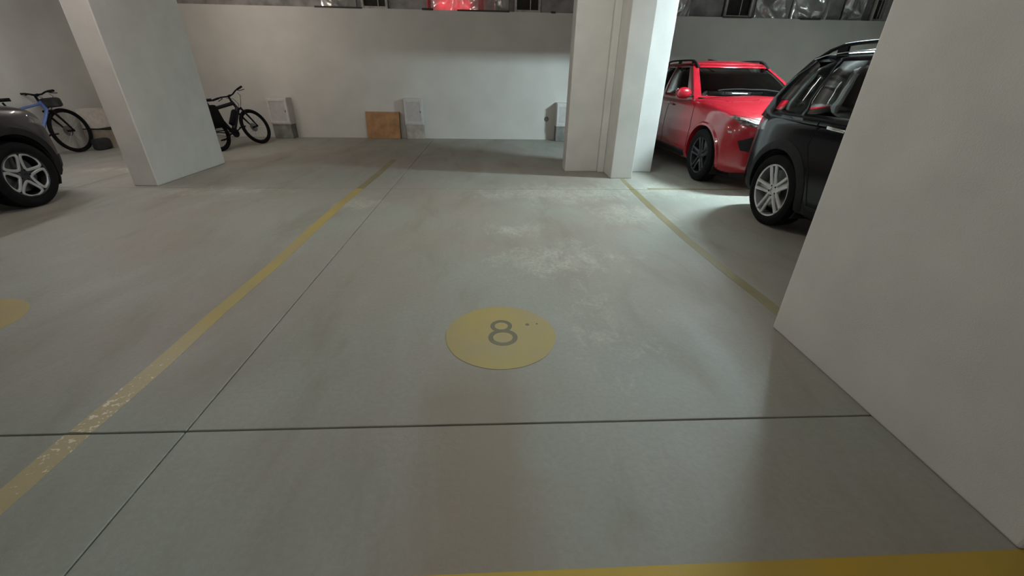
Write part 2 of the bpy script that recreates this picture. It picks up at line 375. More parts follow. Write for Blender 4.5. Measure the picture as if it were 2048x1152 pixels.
crumple('plastic_film', 6.33, 7.2, ZW - .004, ZW + .55, YS, 'crumpled plastic film right of the third square vent, above the red car roof', 14, .12)
crumple('plastic_film', 7.22, 8.14, ZW - .004, ZW + .55, YS, 'second crumpled plastic film right of the third square vent', 15, .12)
crumple('plastic_film', 8.52, 9.04, ZW - .004, ZW + .55, YS, 'rightmost crumpled plastic film, above the black car', 16, .12)
def vent(x0, x1, label):
    cx = (x0 + x1) / 2; root = empty('vent_frame', (cx, YS, ZW)); tag(root, label, 'vent')
    w_ = x1 - x0; h_ = .5; t = .055
    for (a, b, c, d) in ((-w_ / 2 + t / 2, h_ / 2, t, h_), (w_ / 2 - t / 2, h_ / 2, t, h_)):
        g = G(); g.box((a, -.02, b), (c, .06, d), .006); g.build('frame_side', M['frame'], root)
    for z in (t / 2 + .002, h_ - t / 2):
        g = G(); g.box((0, -.02, z), (w_ - 2 * t, .06, t), .006); g.build('frame_rail', M['frame'], root)
    g = G(); g.box((0, .06, h_ / 2), (w_ - 2 * t, .02, h_ - 2 * t)); g.build('back_panel', M['void'], root)
    g = G(); g.box((w_ * .12, .03, h_ / 2), (.02, .02, h_ - 2 * t)); g.build('slat', M['frame'], root)
vent(-2.94, -2.34, 'pale square vent frame high on the back wall, left of the red glow')
vent(.57, 1.18, 'pale square vent frame high on the back wall, right of the red glow')
vent(5.57, 6.24, 'dark square vent high on the wall above the red car')
vent(9.23, 9.57, 'square vent at the far right end of the wall strip')
# dark sill pieces lying on the wall head
for (x0, x1, dz, lab) in ((-3.95, -2.9, .02, 'dark sill strip under the left plastic film'), (-1.55, -1.30, .03, 'short dark bracket left of the red glow'), (-.75, .45, .02, 'dark sill strip under the red glowing film'),
                     (5.5, 6.2, .02, 'dark sill strip under the third square vent'), (7.4, 7.9, .02, 'short dark sill strip above the red car windscreen'), (1.42, 1.52, .03, 'small dark bracket beside the stepped pillar')):
    g = G(); g.box(((x0 + x1) / 2, YB + .03, ZW + dz / 2 - .006), (x1 - x0, .10, dz + .012), .004, Matrix.Rotation(random.uniform(-.01, .01), 3, 'Y'))
    tag(g.build('sill_strip', M['ledge']), lab, 'strip')
# red signal lamp in the recess
rl = empty('signal_lamp', (-.85, YB + .32, ZW + .0)); tag(rl, 'red lamp shining behind the plastic film', 'lamp')
g = G(); g.box((0, .04, .12), (.8, .05, .2), .01); g.build('housing', M['plastic'], rl)
g = G(); g.box((0, -.01, .12), (.74, .05, .15), .02); g.build('lens', emit('red_lens', (1, .05, .08), 20), rl, True)
g = G(); g.box((0, -.02, .012), (.1, .14, .024)); g.build('bracket', M['plastic'], rl)

# ------------------------------------------------------------------ things along the back wall
M['plinth'] = mat('cement_plinth', (.20, .20, .185), .9, var=.15, scale=6, bump=.3)
M['plinth2'] = mat('plaster_plinth', (.40, .36, .32), .85, var=.1, scale=6, bump=.2)
M['boxw'] = mat('meter_box_enamel', (.56, .54, .52), .55, var=.04)
M['boxp'] = mat('meter_box_panel', (.46, .44, .43), .6, var=.04)
def meterbox(x0, x1, dep, zp, h, pm, label):
    cx = (x0 + x1) / 2; w_ = x1 - x0; y1 = YB - .004
    root = empty('meter_box', (cx, y1, 0)); tag(root, label, 'meter box', 'white boxes on plinths along the back wall')
    g = G(); g.box((0, -dep / 2 + .01, zp / 2), (w_ * .95, dep * .95, zp), .012); g.build('plinth', pm, root)
    g = G(); g.box((0, -dep / 2, zp + (h - zp) / 2), (w_, dep, h - zp), .008); g.build('body', M['boxw'], root)
    fz, fh = zp + .03, h - zp - .06; y = -dep
    for sx in (-1, 1):
        g = G(); g.box((sx * (w_ / 2 - .035), y - .006, fz + fh / 2), (.05, .016, fh), .003); g.build('frame_side', M['boxw'], root)
    for z in (fz + .025, fz + fh - .025):
        g = G(); g.box((0, y - .006, z), (w_ - .12, .016, .05), .003); g.build('frame_rail', M['boxw'], root)
    g = G(); g.box((0, y - .001, fz + fh / 2), (w_ - .125, .006, fh - .10)); g.build('door_panel', M['boxp'], root)
    g = G(); g.box((w_ / 2 - .06, y - .016, fz + fh / 2), (.012, .01, .05), .002); g.build('latch', M['plastic'], root)
meterbox(-5.37, -4.90, .30, .33, .93, M['plinth'], 'white framed box on a grey cement plinth beside the black bicycle')
meterbox(-2.15, -1.69, .16, .34, .95, M['plinth2'], 'white framed box on a pale plinth beside the brown board')
meterbox(1.64, 2.10, .34, .36, .90, M['plinth'], 'white framed box half hidden by the stepped pillar')
M['board'] = mat('brown_chipboard', (.36, .19, .085), .75, var=.14, scale=5, bump=.15)
M['board_edge'] = mat('board_edge', (.10, .06, .02), .8)
bd = empty('chipboard', (-2.72, YB - .13, 0)); bd.rotation_euler = (-math.radians(8), 0, math.radians(-1.5)); tag(bd, 'brown chipboard sheet leaning on the back wall beside a white box', 'board')
g = G(); g.box((0, 0, .318), (.83, .030, .63), .003); g.build('sheet', M['board'], bd)
g = G(); g.box((.425, .006, .318), (.018, .05, .632), .003); g.build('edge_strip', M['board_edge'], bd)
g = G(); g.lathe([(-.012, .002), (-.016, .045), (0, .06), (0, .002)], 20, 'y', (1.435, YB, .50)); o = g.build('pipe_cap', mat('grey_cap', (.16, .17, .17), .7), None, True); tag(o, 'small round grey cap on the back wall left of the stepped pillar', 'pipe cap')

# cardboard and boxes in the left corner
M['beige'] = mat('beige_carton', (.34, .28, .21), .85, var=.1, scale=6)
M['whitebox'] = mat('white_carton', (.68, .62, .56), .8, var=.06)
M['brownc'] = mat('brown_carton', (.34, .22, .16), .85, var=.12, scale=5)
def carton(name, c, d, m, label, rz=0, flaps=False, lidm=None):
    root = empty(name, (c[0], c[1], c[2]), (0, 0, rz)); tag(root, label, 'box')
    t = .012
    for s_ in (-1, 1):
        g = G(); g.box((s_ * (d[0] - t) / 2, 0, d[2] / 2), (t, d[1], d[2]), .002); g.build('side_panel', m, root)
        g = G(); g.box((0, s_ * (d[1] - t) / 2, d[2] / 2), (d[0] - 2 * t, t, d[2]), .002); g.build('end_panel', m, root)
    g = G(); g.box((0, 0, t / 2), (d[0] - 2 * t, d[1] - 2 * t, t)); g.build('base_panel', m, root)
    if flaps:
        for s_ in (-1, 1):
            g = G(); g.box((0, 0, 0), (d[0] * .48, d[1], .006)); g.xf(Matrix.Translation((s_ * (d[0] / 2 + d[0] * .14), 0, d[2] - .12)) @ Matrix.Rotation(s_ * math.radians(62), 4, 'Y')); g.build('flap', m, root)
    else:
        g = G(); g.box((0, 0, d[2] + .004), (d[0] + .012, d[1] + .012, .012), .002); g.build('lid', lidm or m, root)
carton('storage_box', (-8.17, 9.95, 0), (.55, .95, .36), M['beige'], 'low beige box on the floor in the left corner behind the blue bicycle', 0, False, M['plastic'])
carton('shallow_tray', (-8.12, 10.16, .377), (.50, .52, .085), M['whitebox'], 'shallow white tray lying on the low beige box')
carton('white_box', (-8.33, 9.69, .377), (.30, .34, .36), M['whitebox'], 'white box standing on the beige box beside the tray', .05)
carton('brown_box', (-8.16, 10.16, .475), (.30, .34, .30), M['brownc'], 'brown open carton standing on the white tray', .25, True)
carton('brown_box', (-8.30, 10.72, 0), (.46, .44, 1.0), M['brownc'], 'tall brown carton standing against the wall in the left corner', 0)
g = G(); g.box((0, 0, .11), (.16, .34, .22), .05); o = g.build('black_bag', mat('black_nylon', (.02, .02, .022), .7), None, True); o.location = (-8.02, 9.28, 0); tag(o, 'small black bag on the floor in front of the beige box', 'bag')

# ------------------------------------------------------------------ cars
def pchip(pts):
    pts = sorted(pts); xs = [p[0] for p in pts]; ys = [p[1] for p in pts]; n = len(xs)
    h = [xs[i + 1] - xs[i] for i in range(n - 1)]; d = [(ys[i + 1] - ys[i]) / h[i] for i in range(n - 1)]
    m = [d[0]] + [0 if d[i - 1] * d[i] <= 0 else 2 * d[i - 1] * d[i] / (d[i - 1] + d[i]) for i in range(1, n - 1)] + [d[-1]]
    def f(x):
        if x <= xs[0]: return ys[0]
        if x >= xs[-1]: return ys[-1]
        i = 0
        while x > xs[i + 1]: i += 1
        t = (x - xs[i]) / h[i]
        return (ys[i] * (1 + 2 * t) * (1 - t) ** 2 + m[i] * h[i] * t * (1 - t) ** 2 + ys[i + 1] * t * t * (3 - 2 * t) + m[i + 1] * h[i] * t * t * (t - 1))
    return f
def boolean(o, cutters):
    for c in cutters:
        md = o.modifiers.new('cut', 'BOOLEAN'); md.operation = 'DIFFERENCE'; md.object = c; md.solver = 'EXACT'
    dg = bpy.context.evaluated_depsgraph_get(); ev = o.evaluated_get(dg)
    me = bpy.data.meshes.new_from_object(ev); old = o.data; o.modifiers.clear(); o.data = me; bpy.data.meshes.remove(old)
    for c in cutters:
        cm = c.data; bpy.data.objects.remove(c); bpy.data.meshes.remove(cm)

def wheel_parts(style, R, rim_m, width=.235, ratio=.70):
    """Meshes of a wheel, axis x, outer face +x."""
    rr = R * ratio; hw = width / 2
    g = G(); g.lathe([(-hw * .8, rr - .005), (-hw, rr + .03), (-hw * .98, R - .035), (-hw * .8, R - .006), (-hw * .3, R), (hw * .3, R), (hw * .8, R - .006), (hw * .98, R - .035), (hw, rr + .03), (hw * .82, rr - .005)], 56)
    for k in range(4):   # tread grooves as raised rings
        pass
    out = [('tyre', g, M['rubber'], True)]
    g = G(); g.lathe([(hw * .80, rr), (hw * .86, rr - .006), (hw * .80, rr - .020), (hw * .3, rr - .028), (-hw * .8, rr - .02), (-hw * .8, rr)], 56)
    out.append(('rim', g, rim_m if style != 'petal' else M['alloy_dark'], True))
    if style == 'petal':
        for k in range(5):
            g = G(); c = 2 * PI * k / 5 + .31; pl = []
            for (r, a) in ((.058, 0), (.10, .40), (rr - .06, .555), (rr - .024, .50), (rr - .012, .25), (rr - .010, 0)):
                pl.append((r, a))
            full = pl + [(r, -a) for (r, a) in pl[-2:0:-1]]
            pts = [(hw * (.62 if r < .12 else .74), r * math.cos(c + a), r * math.sin(c + a)) for (r, a) in full]
            # smooth the loop
            for _ in range(2):
                q = []
                for i in range(len(pts)):
                    A, B = Vector(pts[i]), Vector(pts[(i + 1) % len(pts)]); q += [A * .75 + B * .25, A * .25 + B * .75]
                pts = q
            g.tube(pts, .017, 6, True, .6, (1, 0, 0)); out.append(('spoke', g, rim_m, True))
        for k in range(5):
            g = G(); c = 2 * PI * (k + .5) / 5 + .31
            g.box((hw * .52, 0, (rr - .03) / 2), (.03, .05, rr - .04), .008); g.xf(Matrix.Rotation(-c + PI / 2, 4, 'X') if False else Matrix.Rotation(c - PI / 2, 4, 'X')); out.append(('spoke_back', g, M['alloy_dark'], False))
    else:
        for k in range(5):
            g = G(); c = 2 * PI * k / 5
            for s_ in (-1, 1):
                p0 = Vector((hw * .55, s_ * .030, .045)); p1 = Vector((hw * .70, s_ * .034, rr * .55)); p2 = Vector((hw * .78, s_ * .042, rr - .014))
                g.tube([p0, p1, p2], [.019, .017, .019], 8, False, .8, (1, 0, 0))
            g.box((hw * .48, 0, rr * .5), (.02, .05, rr * .75), .006)
            g.xf(Matrix.Rotation(c, 4, 'X')); out.append(('spoke', g, rim_m, True))
    g = G(); g.lathe([(hw * .3, .001), (hw * .3, .075), (hw * .55, .072), (hw * .66, .055), (hw * .66, .034), (hw * .60, .032), (hw * .60, .001)], 24, closed=False); out.append(('hub', g, rim_m if style != 'petal' else M['alloy_dark'], True))
    for k in range(5):
        a = 2 * PI * (k + .5) / 5; g = G(); g.lathe([(hw * .55, .0005), (hw * .55, .009), (hw * .70, .009), (hw * .70, .0005)], 6, 'x', (0, .052 * math.cos(a), .052 * math.sin(a)), False); out.append(('wheel_nut', g, M['plastic'], False))
    g = G(); g.lathe([(-.01, .05), (-.01, rr * .78), (.01, rr * .78), (.01, .05)], 36); out.append(('brake_disc', g, M['disc_steel'], True))
    g = G(); g.lathe([(-hw * .75, .001), (-hw * .75, rr - .03), (-hw * .65, rr - .03), (-hw * .65, .001)], 24, closed=False); out.append(('dust_shield', g, M['well'], True))
    return out

RING = [(0, 0), (.45, 0), (.80, .0), (.90, .015), (.955, .06), (.985, .14), (.995, .26), (1.0, .42), (.995, .55), (.985, .66), (.972, .76), (.955, .85), (.93, .915), (.88, .96), (.78, .985), (.6, 1.005), (.3, 1.02), (0, 1.03)]
def car(name, label, P, loc, rz):
    root = empty(name, loc, (0, 0, rz)); root.scale = (1 / SC,) * 3; tag(root, label, 'car')
    wbh = P['wb'] / 2; yF = wbh + P['fo']; yR = -wbh - P['ro']; hw = P['W'] / 2; R = P['R']
    zt = pchip([(yF + a if a <= 0 else yR + a - 10, z) for a, z in ()] or ([(yF - d, z) for d, z in P['top_f']] + [(yR + d, z) for d, z in P['top_r']]))
    zb = pchip([(yF, .40), (yF - .06, .27), (yF - .35, .21), (0, .20), (yR + .35, .23), (yR + .06, .30), (yR, .42)])
    wd = pchip([(yF - d, f) for d, f in P['wid_f']] + [(yR + d, f) for d, f in P['wid_r']])
    ys = sorted({round(yF - d, 4) for d in (0, .008, .02, .04, .07, .11, .16, .22, .3, .4, .5)} | {round(yR + d, 4) for d in (0, .008, .02, .04, .07, .11, .16, .22, .3, .4, .5)} | {round(y, 4) for y in np.linspace(yR + .6, yF - .6, 34)})
    flare = lambda y, z: sum(.022 * math.exp(-((y - ya) / .34) ** 2) * math.exp(-((z - .55) / .3) ** 2) for ya in (wbh, -wbh))
    vs = []; fs = []; n = 2 * len(RING) - 2
    for y in ys:
        b, t, wv = zb(y), zt(y), wd(y) * hw
        half = [(fx * wv + (flare(y, b + fz * (t - b)) * fx ** 4), b + fz * (t - b)) for fx, fz in RING]
        # character crease along the flank
        full = half + [(-x, z) for x, z in half[-2:0:-1]]
        vs += [(x, y, z) for x, z in full]
    for i in range(len(ys) - 1):
        for k in range(n): fs.append((i * n + k, i * n + (k + 1) % n, (i + 1) * n + (k + 1) % n, (i + 1) * n + k))
    fs.append(tuple(range(n))); fs.append(tuple((len(ys) - 1) * n + k for k in range(n)))
    body = mesh('body', vs, fs, P['paint'], root, 45)
    bvh_b = BVHTree.FromPolygons([Vector(v) for v in vs], fs)
    # ---- cabin as a grid: levels x columns
    z0, z1 = P['belt'] - .05, P['roof'] - .075
    lev = [z0, P['belt'] + .03, None, None, None, z1 - .045, z1]
    for i in (2, 3, 4): lev[i] = lev[1] + (lev[5] - lev[1]) * (i - 1) / 4
    cols = P['cols']        # list of (kind, frac): f = front x fraction, s = side fraction, r = rear x fraction
    cf = .22; cr = .10
    def ringpt(kind, fr, z, shx=1.0, iny=0.0):
        t = (z - z0) / (z1 - z0); t = min(max(t, 0), 1.0)
        e = t + .10 * math.sin(PI * t)       # slight convexity of the pillars
        yf = P['cab_f0'] + (P['cab_f1'] - P['cab_f0']) * t + .04 * math.sin(PI * t) - iny; yr = P['cab_r0'] + (P['cab_r1'] - P['cab_r0']) * t - .05 * math.sin(PI * t) + iny
        wv = (hw * (P['cab_w0'] + (P['cab_w1'] - P['cab_w0']) * t) + .018 * math.sin(PI * t)) * shx
        a, b = yf - cf, yr + cr
        if kind == 'f': return (wv * .97 * fr if fr < 1 else wv * .985, yf - cf * fr ** 2.2, z)
        if kind == 's': return (wv - .03 * (2 * fr - 1) ** 4 - (.05 * max(0, fr - .7) / .3), a + (b - a) * fr, z)
        return ((wv - .08) * fr, yr + cr * fr ** 2.2, z)
    grid = [[ringpt(k, f_, z) for k, f_ in cols] for z in lev]
    for (sh, iny, dz) in ((.94, .05, .022), (.82, .14, .042), (.6, .30, .060), (.3, .55, .072), (.0, .8, .075)):
        grid.append([(lambda q: (q[0], q[1], z1 + dz))(ringpt(k, f_, z1, sh, iny)) for k, f_ in cols])
    nc = len(cols); frame = G(); roof = G(); panes = {}
    def gv(i, j, sx): x, y, z = grid[i][j]; return (sx * x, y, z)
    for sx in (1, -1):
        for i in range(len(grid) - 1):
            for j in range(nc - 1):
                q = [gv(i, j, sx), gv(i, j + 1, sx), gv(i + 1, j + 1, sx), gv(i + 1, j, sx)]
                gl = None
                if 1 <= i <= 4:
                    for gn, j0, j1 in P['panes']:
                        if j0 <= j < j1: gl = (gn, 0 if gn in ('windscreen', 'rear_window') else sx, j0)
                if gl: panes.setdefault(gl, G()).add(q, [(0, 1, 2, 3)])
                elif i >= 6: roof.add(q, [(0, 1, 2, 3)])
                else: frame.add(q, [(0, 1, 2, 3)])
    allv = frame.v + roof.v; allf = list(frame.f) + [tuple(i + len(frame.v) for i in f) for f in roof.f]
    for g_ in panes.values(): b_ = len(allv); allv = allv + g_.v; allf += [tuple(i + b_ for i in f) for f in g_.f]
    bvh_c = BVHTree.FromPolygons([Vector(v) for v in allv], allf)
    def weld(o, thick):
        bm = bmesh.new(); bm.from_mesh(o.data); bmesh.ops.remove_doubles(bm, verts=bm.verts, dist=.0008)
        bmesh.ops.recalc_face_normals(bm, faces=bm.faces)
        cen = Vector((0, (P['cab_f0'] + P['cab_r0']) / 2, z0 + .2))
        s_ = sum((f.calc_center_median() - cen).dot(f.normal) * f.calc_area() for f in bm.faces)
        if s_ < 0: bmesh.ops.reverse_faces(bm, faces=bm.faces)
        bm.to_mesh(o.data); bm.free(); o.data.polygons.foreach_set('use_smooth', [True] * len(o.data.polygons))
        try: o.data.set_sharp_from_angle(angle=math.radians(50))
        except Exception: pass
        md = o.modifiers.new('thick', 'SOLIDIFY'); md.thickness = thick; md.offset = -1
    weld(frame.build('pillar_frame', P['frame_m'], root), .035); weld(roof.build('roof', P['roof_m'], root), .03)
    for (gn, sx, j0), g_ in panes.items():
        o = g_.build(gn, P['glass'], root); weld(o, .004)
    # ---- interior
    g = G(); g.box((0, (P['cab_f0'] + P['cab_r0']) / 2 + .05, P['belt'] - .02), (hw * 2 * P['cab_w0'] - .16, P['cab_f0'] - P['cab_r0'] - .35, .06), .02); g.build('dashboard', M['dark'], root)
    for yy in (P['cab_f0'] - 1.15, P['cab_f0'] - 2.05):
        for s_ in (-1, 1):
            g = G(); g.box((s_ * .37, yy, P['belt'] + .10), (.46, .14, .34), .05, Matrix.Rotation(.18, 3, 'X')); o = g.build('seat_back', M['dark'], root, True)
            g = G(); g.box((s_ * .37, yy - .06, P['belt'] + .345), (.26, .10, .17), .04, Matrix.Rotation(.12, 3, 'X')); g.build('headrest', M['dark'], o, True)
    g = G(); g.tube([(.37 + .17 * math.cos(a), P['cab_f0'] - .62 + .06 * math.sin(a), P['belt'] + .04 + .16 * math.sin(a)) for a in [2 * PI * k / 24 for k in range(24)]], .014, 6, True); g.build('steering_wheel', M['dark'], root, True)
    # ---- surface helpers
    def hit(o_, d_):
        best = None
        for b_ in (bvh_b, bvh_c):
            h = b_.ray_cast(Vector(o_), Vector(d_))
            if h[0] is not None and (best is None or h[3] < best[3]): best = h
        return best
    def proj(p2, view, off):
        """view: 'L'/'R' side (p2 = y, z), 'F' front / 'B' rear (p2 = x, z), or a yaw angle in degrees seen from outside (p2 = lateral, z)."""
        if view in 'LR' if isinstance(view, str) else False:
            s_ = 1 if view == 'L' else -1; h = hit((s_ * 3, p2[0], p2[1]), (-s_, 0, 0)); dr = Vector((s_, 0, 0))
        elif view == 'F': h = hit((p2[0], 5, p2[1]), (0, -1, 0)); dr = Vector((0, 1, 0))
        elif view == 'B': h = hit((p2[0], -5, p2[1]), (0, 1, 0)); dr = Vector((0, -1, 0))
        elif view == 'T': h = hit((p2[0], p2[1], 4), (0, 0, -1)); dr = Vector((0, 0, 1))
        if h is None: return None
        nn = h[1].normalized()
        if nn.dot(dr) < 0: nn = -nn
        return h[0] + nn * off
    def patch(pname, poly, view, m, off=.006, par=None, rings=5, sub=4, smooth=True):
        pts = []
        for i in range(len(poly)):
            a, b = poly[i], poly[(i + 1) % len(poly)]
            for k in range(sub): pts.append((a[0] + (b[0] - a[0]) * k / sub, a[1] + (b[1] - a[1]) * k / sub))
        cx = sum(p[0] for p in pts) / len(pts); cy = sum(p[1] for p in pts) / len(pts); n_ = len(pts)
        g = G(); vv = []
        for r_ in range(rings + 1):
            f_ = 1 - r_ / rings * .98
            for p in pts:
                q = proj((cx + (p[0] - cx) * f_, cy + (p[1] - cy) * f_), view, off if r_ > 0 else -.004)
                if q is None: q = vv[-1] if vv else Vector((0, 0, 0))
                vv.append(q)
        ff = []
        for r_ in range(rings):
            for k in range(n_): ff.append((r_ * n_ + k, r_ * n_ + (k + 1) % n_, (r_ + 1) * n_ + (k + 1) % n_, (r_ + 1) * n_ + k))
        ff.append(tuple(rings * n_ + k for k in range(n_))); g.add(vv, ff)
        return g.build(pname, m, par or root, 50 if smooth else False)
    def line(pname, pts2, view, m, r_=.006, off=.001, par=None, flat=.5, sub=6):
        pp = []
        for i in range(len(pts2) - 1):
            a, b = pts2[i], pts2[i + 1]
            for k in range(sub): pp.append((a[0] + (b[0] - a[0]) * k / sub, a[1] + (b[1] - a[1]) * k / sub))
        pp.append(pts2[-1]); q = [proj(p, view, off) for p in pp]; q = [p for p in q if p is not None]
        g = G(); g.tube(q, r_, 6, False, 1.0); return g.build(pname, m, par or root, True)
    env = dict(root=root, yF=yF, yR=yR, hw=hw, wbh=wbh, R=R, proj=proj, patch=patch, line=line, body=body, P=P)
    # ---- arches
    Rw = R + P.get('gap', .055)
    arc = lambda r0, ya, a0=-14, a1=194, n_=26: [(ya + r0 * math.cos(math.radians(a0 + (a1 - a0) * k / n_)), R + .01 + r0 * math.sin(math.radians(a0 + (a1 - a0) * k / n_))) for k in range(n_ + 1)]
    for ya in (wbh, -wbh):
        for sd in 'LR':
            ins, outs = arc(Rw - .01, ya), arc(Rw + P['clad'], ya)
            ins = [(y, max(z, .235)) for y, z in ins]; outs = [(y, max(z, .235)) for y, z in outs]
            vv = []; s_ = 1 if sd == 'L' else -1
            ok = True
            for (a, b) in zip(ins, outs):
                pa, pb = proj(a, sd, .0), proj(b, sd, .0)
                if pb is None or abs(pb.x) < hw * .7: pb = Vector((s_ * hw * .86, b[0], b[1]))
                if pa is None or abs(pa.x) < hw * .7: pa = Vector((pb.x, a[0], a[1]))
                xo = max(abs(pa.x), abs(pb.x))
                vv += [Vector((s_ * (xo - .10), a[0], a[1])), Vector((s_ * (xo + .012), a[0], a[1])), Vector((s_ * (xo + .012), a[0] + (b[0] - a[0]) * .6, a[1] + (b[1] - a[1]) * .6)), pb + Vector((s_ * .004, 0, 0)), pb - Vector((s_ * .03, 0, 0))]
            ff = []; m_ = 5
            for k in range(len(ins) - 1):
                for j in range(m_): ff.append((k * m_ + j, k * m_ + (j + 1) % m_, (k + 1) * m_ + (j + 1) % m_, (k + 1) * m_ + j))
            ff += [tuple(range(m_)), tuple((len(ins) - 1) * m_ + j for j in range(m_))]
            mesh('arch_cladding' if P['clad_m'] is not P['paint'] else 'arch_lip', vv, ff, P['clad_m'], root, 35)
    for ya in (wbh, -wbh):
        for s_ in (1, -1):
            g = G(); g.lathe([(s_ * (hw - .34), .01), (s_ * (hw - .34), Rw - .003), (s_ * (hw - .06), Rw - .003), (s_ * (hw - .06), Rw - .02), (s_ * (hw - .32), Rw - .02), (s_ * (hw - .32), .01)], 40, 'x', (0, ya, R + .01), False); g.v = [(x, y, max(z, .16)) for x, y, z in g.v]
            g.build('wheel_well', M['well'], root, True)
    cut = []
    for ya in (wbh, -wbh):
        for s_ in (1, -1):
            g = G(); g.lathe([(s_ * (hw - .33), .001), (s_ * (hw - .33), Rw), (s_ * (hw + .3), Rw), (s_ * (hw + .3), .001)], 48, 'x', (0, ya, R + .01), True); cut.append(g.build('cutter', P['paint']))
    body.parent = None; boolean(body, cut); body.parent = root
    body.data.polygons.foreach_set('use_smooth', [True] * len(body.data.polygons))
    try: body.data.set_sharp_from_angle(angle=math.radians(32))
    except Exception: pass
    # ---- wheels
    wp = wheel_parts(P['wheel'], R, P['rim_m'], .235, P.get('ratio', .70)); cache = {}
    for ya, st in ((wbh, P.get('steer', 0)), (-wbh, 0)):
        for s_ in (1, -1):
            top = None
            for idx, (pn, g_, m_, sm) in enumerate(wp):
                if idx not in cache: o = g_.build(pn, m_, None, 40 if sm else False); cache[idx] = o.data
                else: o = link(bpy.data.objects.new(pn, cache[idx]))
                if top is None:
                    top = o; o.name = 'wheel'; o.parent = root; o.location = (s_ * (hw - .115 - P.get('wheel_in', 0)), ya, R); o.rotation_euler = (P.get('spin', .3) * s_, 0, (0 if s_ > 0 else PI) + st)
                else: o.parent = top
    # ---- sills, flank cladding, doors
    for sd in 'LR':
        s_ = 1 if sd == 'L' else -1
        patch('sill_cladding', [(-wbh + Rw + .06, .24), (wbh - Rw - .06, .24), (wbh - Rw - .06, .36), (-wbh + Rw + .06, .36)], sd, M['plastic'], .008)
        for poly in P['doors']:
            line('door_seam', poly, sd, M['well'], .0045, 0)
        for (y, z) in P['handles']:
            a = proj((y, z), sd, 0)
            if a is not None:
                g = G(); g.box((a.x + s_ * .022, y, z), (.022, .21, .03), .009, Matrix.Rotation(-.05, 3, 'X')); g.build('door_handle', P['handle_m'], root, True)
                
        if P.get('mirror'):
            my, mz = P['mirror']; a = proj((my, mz), sd, 0); ax = abs(a.x) if a is not None else hw * .9
            bm = bmesh.new(); bmesh.ops.create_uvsphere(bm, u_segments=16, v_segments=10, radius=1); bmesh.ops.scale(bm, vec=(.125, .075, .085), verts=bm.verts)
            me = bpy.data.meshes.new('mirror'); bm.to_mesh(me); bm.free(); me.materials.append(P['paint']); me.polygons.foreach_set('use_smooth', [True] * len(me.polygons))
            o = link(bpy.data.objects.new('mirror', me), root); o.location = (s_ * (ax + .15), my, mz + .03)
            g = G(); g.box((-s_ * .10, 0, -.045), (.16, .06, .03), .01); g.build('mirror_arm', M['plastic'], o)
            g = G(); g.box((s_ * .0, -.062, 0), (.18, .02, .12), .008); g.build('mirror_glass', M['chrome'], o)
        if P.get('rails'):
            y0_, y1_, zz = P['rails']; pts = []
            n_ = 14
            for k in range(n_ + 1):
                t = k / n_; y = y0_ + (y1_ - y0_) * t; b_ = ringpt('s', .5, z1)
                a = hit((s_ * hw * P['cab_w1'] * .93, y, 3), (0, 0, -1)); zr = a[0].z if a else z1
                pts.append((s_ * hw * P['cab_w1'] * .93, y, zr + .012 + zz * min(1, math.sin(PI * t) * 2.6)))
            g = G(); g.tube(pts, .019, 8, False, .8); rl_ = g.build('roof_rail', P['rail_m'], root, True)
            for k in (2, 7, 12):
                p = pts[k]; g = G(); g.box((p[0], p[1], p[2] - zz / 2 - .01), (.024, .12, zz + .01), .006); g.build('rail_foot', P['rail_m'], rl_)
            if P.get('rail_strip'):
                q = [(x + s_ * .028, y, z - zz * min(1, math.sin(PI * k / n_) * 2.6) - .004) for k, (x, y, z) in enumerate(pts)]
                g = G(); g.tube(q[:11], .006, 6); g.build('chrome_strip', M['chrome'], root, True)
    return env

def paint(name, c, rough=.22, coat=.8, metal=0.0):
    return mat(name, c, rough, metal, var=.02, scale=3, coat=coat)
M['glassd'] = glass('tinted_glass', (.55, .62, .62), .75)
M['glassr'] = glass('dark_glass', (.5, .52, .52), .45)
M['lens'] = mat('smoked_lens', (.10, .095, .10), .12, 0.2, coat=.8)
M['headglass'] = mat('headlight_lens', (.16, .14, .13), .12, .3, var=.5, scale=18, coat=1.)
M['taillens'] = mat('tail_lens', (.33, .31, .37), .12, .1, var=.2, coat=1.)
COLS = [('f', 0), ('f', .25), ('f', .5), ('f', .75), ('f', .90), ('f', 1.0), ('s', .035), ('s', .09), ('s', .24), ('s', .40), ('s', .45), ('s', .60), ('s', .735), ('s', .775), ('s', .86), ('s', .93), ('s', 1.0), ('r', .9), ('r', .78), ('r', .4), ('r', 0)]
PANES = [('windscreen', 0, 4), ('side_window', 7, 9), ('side_window', 10, 12), ('side_window', 13, 15), ('rear_window', 18, 20)]
TOPF = [(0, .60), (.02, .68), (.07, .76), (.16, .82), (.35, .885), (.7, .955), (1.05, 1.0), (1.3, 1.03)]

